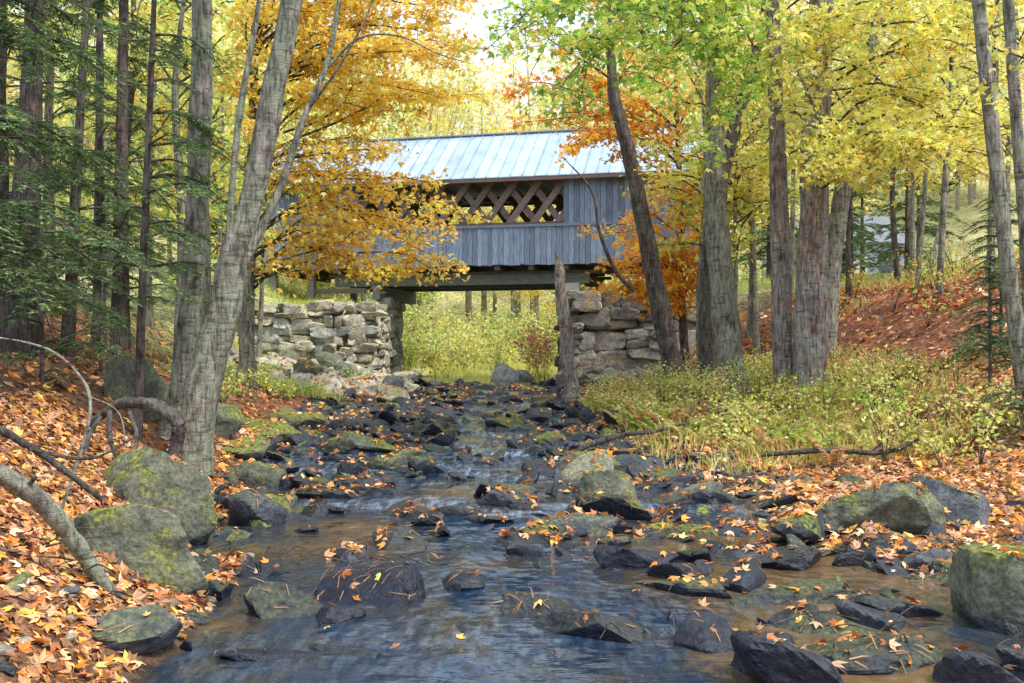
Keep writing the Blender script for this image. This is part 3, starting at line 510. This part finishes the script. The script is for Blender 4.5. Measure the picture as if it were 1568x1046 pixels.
# ---------------------------------------------------------------- conifers
def hemlock(name,x,y,h,r,rad,nb,z1=.12,lean=0,nd_=24,size=.085,mat=BK_DARK,pc=((.075,.13,.065),(.13,.21,.09),(.22,.30,.12)),bias=None):
    z=G(x,y); E=empty(name); T=Tubes(); P=cr([(x,y,z-.3),(x+lean*.3,y,z+h*.3),(x+lean*.7,y,z+h*.7),(x+lean,y,z+h)],50); T.add(P,np.linspace(r,.02,50)*(1+.3*np.exp(-np.linspace(0,12,50))),12,rough=.1,seed=x); T.make('trunk',mat,E)
    T2=Tubes(); Lv=Leaves(NEED)
    for b in range(nb):
        t=rng.uniform(z1,.98); i=int(t*49); a=P[i]; an=rng.uniform(0,6.28) if bias is None or rng.random()<.4 else bias+rng.normal()*.6; l=rad*(1.1-t*.8)*rng.uniform(.5,1.1); d=np.array([math.cos(an),math.sin(an),0]); s=np.array([-d[1],d[0],0])
        Q=cr([a,a+d*l*.5+np.array([0,0,.05*l]),a+d*l+np.array([0,0,-.25*l])],10); T2.add(Q,np.linspace(.02,.004,10),4)
        tint=np.exp(rng.normal()*.25)
        for k in range(int(nd_*l)):
            u=rng.uniform(.15,1); f=u*9; j=min(int(f),8); p=Q[j]+(Q[j+1]-Q[j])*(f-j); sg=1 if rng.random()<.5 else -1
            ll=.5*(1.1-u*.7)*rng.uniform(.5,1)*min(1,l); dd=s*sg*.8+d*.55+rng.normal(size=3)*.12; dd[2]-=.2; dd/=np.linalg.norm(dd); m=int(ll/.024)+3
            tt=np.linspace(0.05,1,m)[:,None]; pp=p+dd*ll*tt-np.array([0,0,.15])*ll*tt**2; sd=np.cross(dd,[0,0,1]); al=np.where(np.arange(m)%2==0,1,-1)[:,None]
            U=dd*.8+sd*al*.7+rng.normal(size=(m,3))*.15; Nn=np.array([0,0,1])+rng.normal(size=(m,3))*.45
            Lv.add(pp,size*rng.uniform(.7,1.1,m),pal(pc,m,.2)*tint,U=U,N=Nn)
    T2.make('boughs',BK_DARK,E); Lv.make('needles',NEEDLE,E); return E
hemlock('hemlock_tree',-7.42,15,12,.24,2.6,70,z1=.08,lean=.5)
hemlock('hemlock_tree',-8.3,16,13,.22,2.6,50,z1=.14)
hemlock('hemlock_tree',-7.7,17.2,11,.11,2.2,50,z1=.14,lean=.6)
hemlock('hemlock_tree',-8.3,20,12,.13,2.6,40,z1=.2)
hemlock('hemlock_tree',-7.1,18,11,.17,2.2,50,z1=.16,lean=.1)
hemlock('hemlock_tree',-5.9,10.8,9,.07,2.3,70,z1=.16,lean=.1,bias=0)
hemlock('hemlock_tree',-4.75,12.6,8,.06,1.8,40,z1=.3,lean=.3,bias=0)
hemlock('hemlock_sapling',7.3,15.2,2.4,.03,1.1,44,size=.07,z1=.1); hemlock('hemlock_sapling',8.6,17.5,2.8,.03,1.3,46,size=.07,z1=.1); hemlock('hemlock_sapling',7.0,13.4,1.5,.03,1.0,30,size=.06,z1=.1)
hemlock('hemlock_sapling',-6.6,16,2.4,.03,1.2,24,size=.07,z1=.1);hemlock('hemlock_sapling',-5.9,12.5,2.0,.03,1.1,16,size=.06,z1=.1)
for x,y,h in [(12.6,37,6),(15.5,39,7),(10.6,41,6.5),(18,44,9),(16.2,46,7),(-11,36,7)]: hemlock('pine_tree',x,y,h,.12,2.2,55,nd_=12,size=.17,z1=.1,pc=((.10,.16,.08),(.17,.25,.1),(.24,.31,.14)))
# ---------------------------------------------------------------- dead wood
def wood(name,parts,mat,rg=.2):
    T=Tubes()
    for pts,rr in parts:
        n=36; P=cr(pts,n); P=P+np.cumsum(rng.normal(size=(n,3))*np.mean(rr)*.09,axis=0)*np.minimum(1,np.linspace(0,6,n))[:,None]
        T.add(P,np.interp(np.linspace(0,1,n),np.linspace(0,1,len(rr)),rr)*rng.uniform(.88,1.12,n),12,rough=rg,seed=rng.random()*40)
    return T.make(name,mat)
wood('dead_snag',[([(1.76,27,.0),(1.5,27,1.36),(1.33,27,2.95),(1.2,27,3.9),(1.13,27,4.5)],[.25,.19,.16,.13,.02]),([(1.3,27.05,3.2),(1.34,27.05,3.9),(1.3,27.05,4.3)],[.08,.09,.01])],BK_BROWN)
wood('fallen_log',[([(-4.1,5.6,1.55),(-3.09,6.0,1.02),(-2.8,6.25,.6),(-2.5,6.45,.12)],[.06,.058,.055,.04]),([(-3.0,6.08,.92),(-2.85,6.0,1.05)],[.02,.012])],BK_GREY)
wood('fallen_branch',[([(-4.2,6.6,1.6),(-3.5,7,1.2),(-2.95,7.2,.72)],[.03,.03,.02]),([(-3.4,7,1.1),(-3.1,7.3,1.0),(-2.8,7.4,1.15)],[.015,.012,.005])],BK_TWIG)
wood('exposed_roots',[([(-4.5,10.6,1.0),(-4.16,10.5,1.2),(-3.8,10.4,1.22),(-3.55,10.4,1.1),(-3.52,10.4,.85),(-3.7,10.35,.4)],[.035,.05,.06,.075,.07,.045]),([(-4.2,10.4,1.15),(-4.1,10.2,.9),(-3.95,10.1,.6),(-3.9,10,.3)],[.03,.028,.025,.02]),([(-4.3,10.4,1.1),(-4.35,10.2,.8),(-4.2,10.,.5)],[.025,.025,.02]),([(-3.95,10.3,1.15),(-3.8,10.1,.9),(-3.85,10,.6)],[.025,.02,.02])],BK_TWIG)
wood('bent_sapling',[([(-4.5,8,1.95),(-3.8,8,1.82),(-3.4,7.8,1.6),(-3.22,7.6,1.35),(-3.25,7.4,.9),(-3.4,7.3,.35)],[.007,.009,.012,.014,.014,.016]),([(-3.3,7.7,1.45),(-3.0,7.6,1.3),(-2.9,7.5,.9)],[.008,.006,.003])],BK_GREY)
wood('fallen_branch',[([(1.1,16,.22),(1.7,16,.42),(2.3,16,.5),(2.9,16.2,.62)],[.05,.045,.035,.02])],BK_TWIG)
wood('fallen_branch',[([(3.4,13.6,.36),(4.2,13.5,.42),(5.0,13.4,.42),(5.5,13.5,.6)],[.03,.035,.03,.02]),([(4.8,13.4,.4),(5.4,13.6,.8)],[.02,.006])],BK_TWIG)
st=[]
for k in range(60):
    cx,cy=[(-1.1,8.0),(3.2,8.5),(-3,6.5),(2.6,12),(-2.2,7.9),(1.9,6.2)][k%6]; cx+=rng.normal()*.5; cy+=rng.normal()*.35; a=rng.uniform(0,6.28); l=rng.uniform(.2,.6); z=max(G(cx,cy),0)+.1; st.append(([(cx,cy,z),(cx+math.cos(a)*l*.5,cy+math.sin(a)*l*.3,z+rng.uniform(.03,.12)),(cx+math.cos(a)*l,cy+math.sin(a)*l*.6,z+rng.uniform(-.05,.1))],[.006,.005,.002]))
wood('driftwood_twigs',st,BK_TWIG)
# ---------------------------------------------------------------- shrubs, ferns, grass
def shrubs(name,pts,cols,w,size,nl,hr,wr):
    E=empty(name); T=Tubes(); Lv=Leaves(KITE)
    for x,y in pts:
        z=G(x,y); h=rng.uniform(*hr); wd=rng.uniform(*wr); tint=np.exp(rng.normal()*.2); ci=rng.dirichlet(np.array(w)*4)
        for s in range(7):
            d=rng.normal(size=2)*wd*.5; Q=cr([(x,y,z-.02),(x+d[0]*.5,y+d[1]*.5,z+h*.6),(x+d[0],y+d[1],z+h*rng.uniform(.7,1.05))],6); T.add(Q,np.linspace(.008,.003,6),3)
            k=nl//7; tt=rng.uniform(.25,1.05,k)*5; ii=np.clip(tt.astype(int),0,4); c=Q[ii]+(Q[ii+1]-Q[ii])*(tt-ii)[:,None]+rng.normal(size=(k,3))*np.array([.16,.16,.1])*wd; Lv.add(c,size*rng.uniform(.6,1.2,k),pal(cols,k,.18,ci)*tint,up=.8)
    T.make('stems',BK_TWIG,E); Lv.make('leaves',LEAF,E); return E
p=[]
while len(p)<125:
    y=rng.uniform(12.6,25); x=rng.uniform(1.9,8.2); lo=np.interp(y,[12.5,15,18,20,28],[4.6,3.3,2.1,1.8,1.9]); hi=np.interp(y,[13,16,20,26],[8,7.8,7,6.5])
    if lo<x<hi: p.append((x,y))
shrubs('bank_shrubs',p,[YG,(.38,.52,.12),PY,(.65,.36,.18),GRN],[.24,.18,.22,.26,.10],.07,190,(.25,.9),(.5,.9))
FR=Leaves(KITE)
for _ in range(90):
    y=rng.uniform(13,24); x=np.interp(y,[13,15,18,20,28],[4.4,3.1,2.0,1.8,1.9])+abs(rng.normal())*1.5; z=G(x,y); cc=[(.42,.50,.12),(.55,.55,.2),(.60,.38,.18),(.62,.58,.24)][rng.integers(4)]; nf=rng.integers(5,9)
    for f_ in range(nf):
        a=rng.uniform(0,6.28); l=rng.uniform(.25,.5); t=np.linspace(.12,1,20); d=np.array([math.cos(a),math.sin(a)]); hh=rng.uniform(.9,1.6); P=np.stack([x+d[0]*l*t,y+d[1]*l*t,z+l*(hh*1.4*t-.75*hh*t*t)],-1)
        for sg in (1,-1):
            U=np.stack([-d[1]*sg+0*t+d[0]*.4,d[0]*sg+0*t+d[1]*.4,0*t-.2],-1)+rng.normal(size=(20,3))*.15; FR.add(P,.11*np.sin(np.pi*(.15+.85*t))*l*1.7+.01,pal([cc],20,.2),U=U,N=np.tile([0,0,1.],(20,1))+rng.normal(size=(20,3))*.4)
FR.make('fern_fronds',LEAF)
p=[(rng.uniform(7.5,15),rng.uniform(16,32)) for _ in range(40)]; shrubs('hillside_saplings',p,[YG,GOLD,(.6,.3,.15),GRN],[.3,.2,.3,.2],.09,90,(.4,1.1),(.5,.9))
p=[(rng.uniform(-10,11),rng.uniform(44,62)) for _ in range(150)]; shrubs('streamside_thicket',p,[YG,(.45,.6,.2),PY,(.75,.6,.35),(.35,.5,.2),(.7,.25,.15)],[.28,.2,.28,.13,.08,.03],.17,240,(1.0,3.4),(1.2,2.4))
shrubs('red_shrub',[(.9,42.6),(1.2,43.2),(1.4,42.4)],[(.93,.25,.28),(.95,.48,.45)],[.6,.4],.12,300,(2.0,2.6),(.9,1.3))
p=[(rng.uniform(-8.8,-4.6),rng.uniform(27,33.5)) for _ in range(16)]+[(rng.uniform(-6.3,-5.2),rng.uniform(18,26)) for _ in range(8)]; shrubs('bank_weeds',p,[YG,GRN,PY],[.5,.3,.2],.09,120,(.3,.6),(.4,.8))
GT=Leaves(BLADE)
def grass(n,x0,x1,y0,y1,cols,h):
    x=rng.uniform(x0,x1,n);y=rng.uniform(y0,y1,n); k=vn(np.stack([x*.9,y*.9,0*x],-1))>-.25; x=x[k];y=y[k];z=hz(x,y); U=rng.normal(size=(len(x),3))*.35; U[:,2]=1
    GT.add(np.stack([x,y,z-.02],-1),h*rng.uniform(.5,1.3,len(x)),pal(cols,len(x),.2),U=U,N=rng.normal(size=(len(x),3)))
grass(9000,-9.5,-4.5,25,34.5,[YG,(.4,.5,.15),PY],.3); grass(14000,-14,-5.9,35.8,46,[YG,(.4,.52,.15)],.28); grass(8000,3.2,14,35.8,46,[YG,(.4,.5,.15)],.28); grass(11000,2.0,7.5,13.5,27,[YG,PY,(.6,.38,.2)],.3); grass(5000,9,18,26,36,[YG,(.6,.5,.2)],.3); grass(9000,-6,6,46,58,[YG,PY],.4)
GT.make('grass',LEAF)
# ---------------------------------------------------------------- distant forest
E=empty('background_forest'); T=Tubes(); Lv=Leaves(KITE); n=0
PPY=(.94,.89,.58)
pals=[([PY,YEL,PPY],[.35,.22,.43]),([YG,(.68,.75,.40),PPY],[.3,.35,.35]),([YEL,GOLD,PY],[.40,.15,.45]),([(.93,.66,.4),GOLD,PPY],[.35,.25,.4]),([(.48,.62,.24),(.58,.68,.32),YG],[.35,.35,.3])]  # pale mixes: distance haze painted into the crown colours
def ftree(x,y,h,cw,sz,dens,pi):
    z=G(x,y); lx=rng.normal()*.5; T.add(cr([(x,y,z-.4),(x+lx*.4,y,z+h*.5),(x+lx,y,z+h*.95)],9),np.linspace(.018*h/1.5,.03,9),6); m=int(62*dens); cl,w=pals[pi]
    for c in range(m):
        u=rng.normal(size=3); u/=np.linalg.norm(u); rr=rng.uniform(.35,1)**.6; ct=np.array([x+lx*.7,y,z+h*.58])+u*rr*np.array([cw,cw,h*.43]); k=44; tint=np.exp(rng.normal()*.13)
        Lv.add(ct+rng.normal(size=(k,3))*np.array([.55,.55,.22])*cw*.32,sz*rng.uniform(.6,1.2,k),pal(cl,k,.15,w)*tint,up=1.)
        if c%4==0: T.add(np.array([(x+lx*.3,y,z+h*.4),ct]),[.04,.015],3)
for y0,y1,cnt,h0,h1,cw,sz in [(46,58,22,9,14,2.6,.22),(58,76,40,14,20,3.6,.32),(76,105,46,16,24,5.0,.46)]:
    for _ in range(cnt):
        y=rng.uniform(y0,y1); hx=.56*y; x=rng.uniform(-hx,hx)
        if abs(x+.5)<4 and y<56: continue
        if 18<x<25 and 54<y<66: continue
        pi=rng.choice(5,p=[.28,.28,.18,.08,.18]); ftree(x,y,rng.uniform(h0,h1)*(0.85 if -6<x<1 else 1),cw*rng.uniform(.8,1.2),sz,1,pi)
for x,y,h,pi in [(-9,62,21,0),(-5.5,66,20,1),(-2,72,19,3),(1.5,68,21,2),(4.5,63,21,1),(8,66,22,0),(-3.5,80,23,0),(0.5,84,25,1),(-12,70,22,2),(-7,76,24,3)]: ftree(x,y,h,4.2,.30,1.25,pi)
T.make('trunks',BK_BG,E); Lv.make('foliage',LEAF,E)
# house seen through the trees on the right
H=empty('grey_house'); hz0=G(20.5,60); c1=(.26,.32,.40)
sb=[(-3.5,3.5,-.02,0,.1+i*.2,.28+i*.2,c1) for i in range(14)]
boxes('walls',[(-3.5,3.5,0,5,-.5,2.95,c1)]+sb,WOOD,c1,H); boxes('windows',[(-2.4,-1.4,-.06,-.03,1,2.2),(1.3,2.3,-.06,-.03,1,2.2)],METAL,(.04,.05,.06),H); boxes('door',[(-.5,.45,-.06,-.03,-.1,2.05)],WOOD,(.6,.6,.58),H)
V=[(-3.8,-.4,2.85),(3.8,-.4,2.85),(3.8,2.5,4.9),(-3.8,2.5,4.9),(3.8,5.4,2.85),(-3.8,5.4,2.85),(-3.5,0,2.95),(-3.5,5,2.95),(-3.5,2.5,4.7),(3.5,0,2.95),(3.5,5,2.95),(3.5,2.5,4.7)]
mk('roof',V,[np.array([[0,1,2,3],[3,2,4,5]]),np.array([[6,8,7],[9,10,11]])],METAL,col=np.ones((12,3))*np.array((.17,.19,.22)),parent=H); H.location=(21,60,hz0-.4); H.rotation_euler=(0,0,.3)
# ---------------------------------------------------------------- light & camera
sd=Vector((.45,-.30,.85)).normalized(); el=math.asin(sd.z); az=math.atan2(sd.x,sd.y)
w=bpy.data.worlds.new('World'); scene.world=w; w.use_nodes=True; nt=w.node_tree; bg=nt.nodes['Background']; sk=nt.nodes.new('ShaderNodeTexSky'); sk.sky_type='NISHITA'; sk.sun_disc=False; sk.sun_elevation=el; sk.sun_rotation=az; sk.air_density=1.; sk.dust_density=2
ov_=mix(nt,.6,sk.outputs[0],(11.5,13.0,15.2))
nt.links.new(ov_,bg.inputs[0]); bg.inputs[1].default_value=.15
sl=bpy.data.lights.new('sun','SUN'); sl.energy=4.1; sl.angle=math.radians(8); sl.color=(1,.93,.82); so=bpy.data.objects.new('sun',sl); link(so); so.rotation_euler=(-sd).to_track_quat('-Z','Y').to_euler(); so.location=(10,-5,30)
cam=bpy.data.cameras.new('camera'); cam.lens=35; cam.sensor_width=36; cam.clip_end=1500; co=bpy.data.objects.new('camera',cam); link(co); co.location=(0,0,1.8); co.rotation_euler=(math.radians(90.45),0,0); scene.camera=co
print('polys',sum(len(o.data.polygons) for o in bpy.data.objects if o.type=='MESH'))
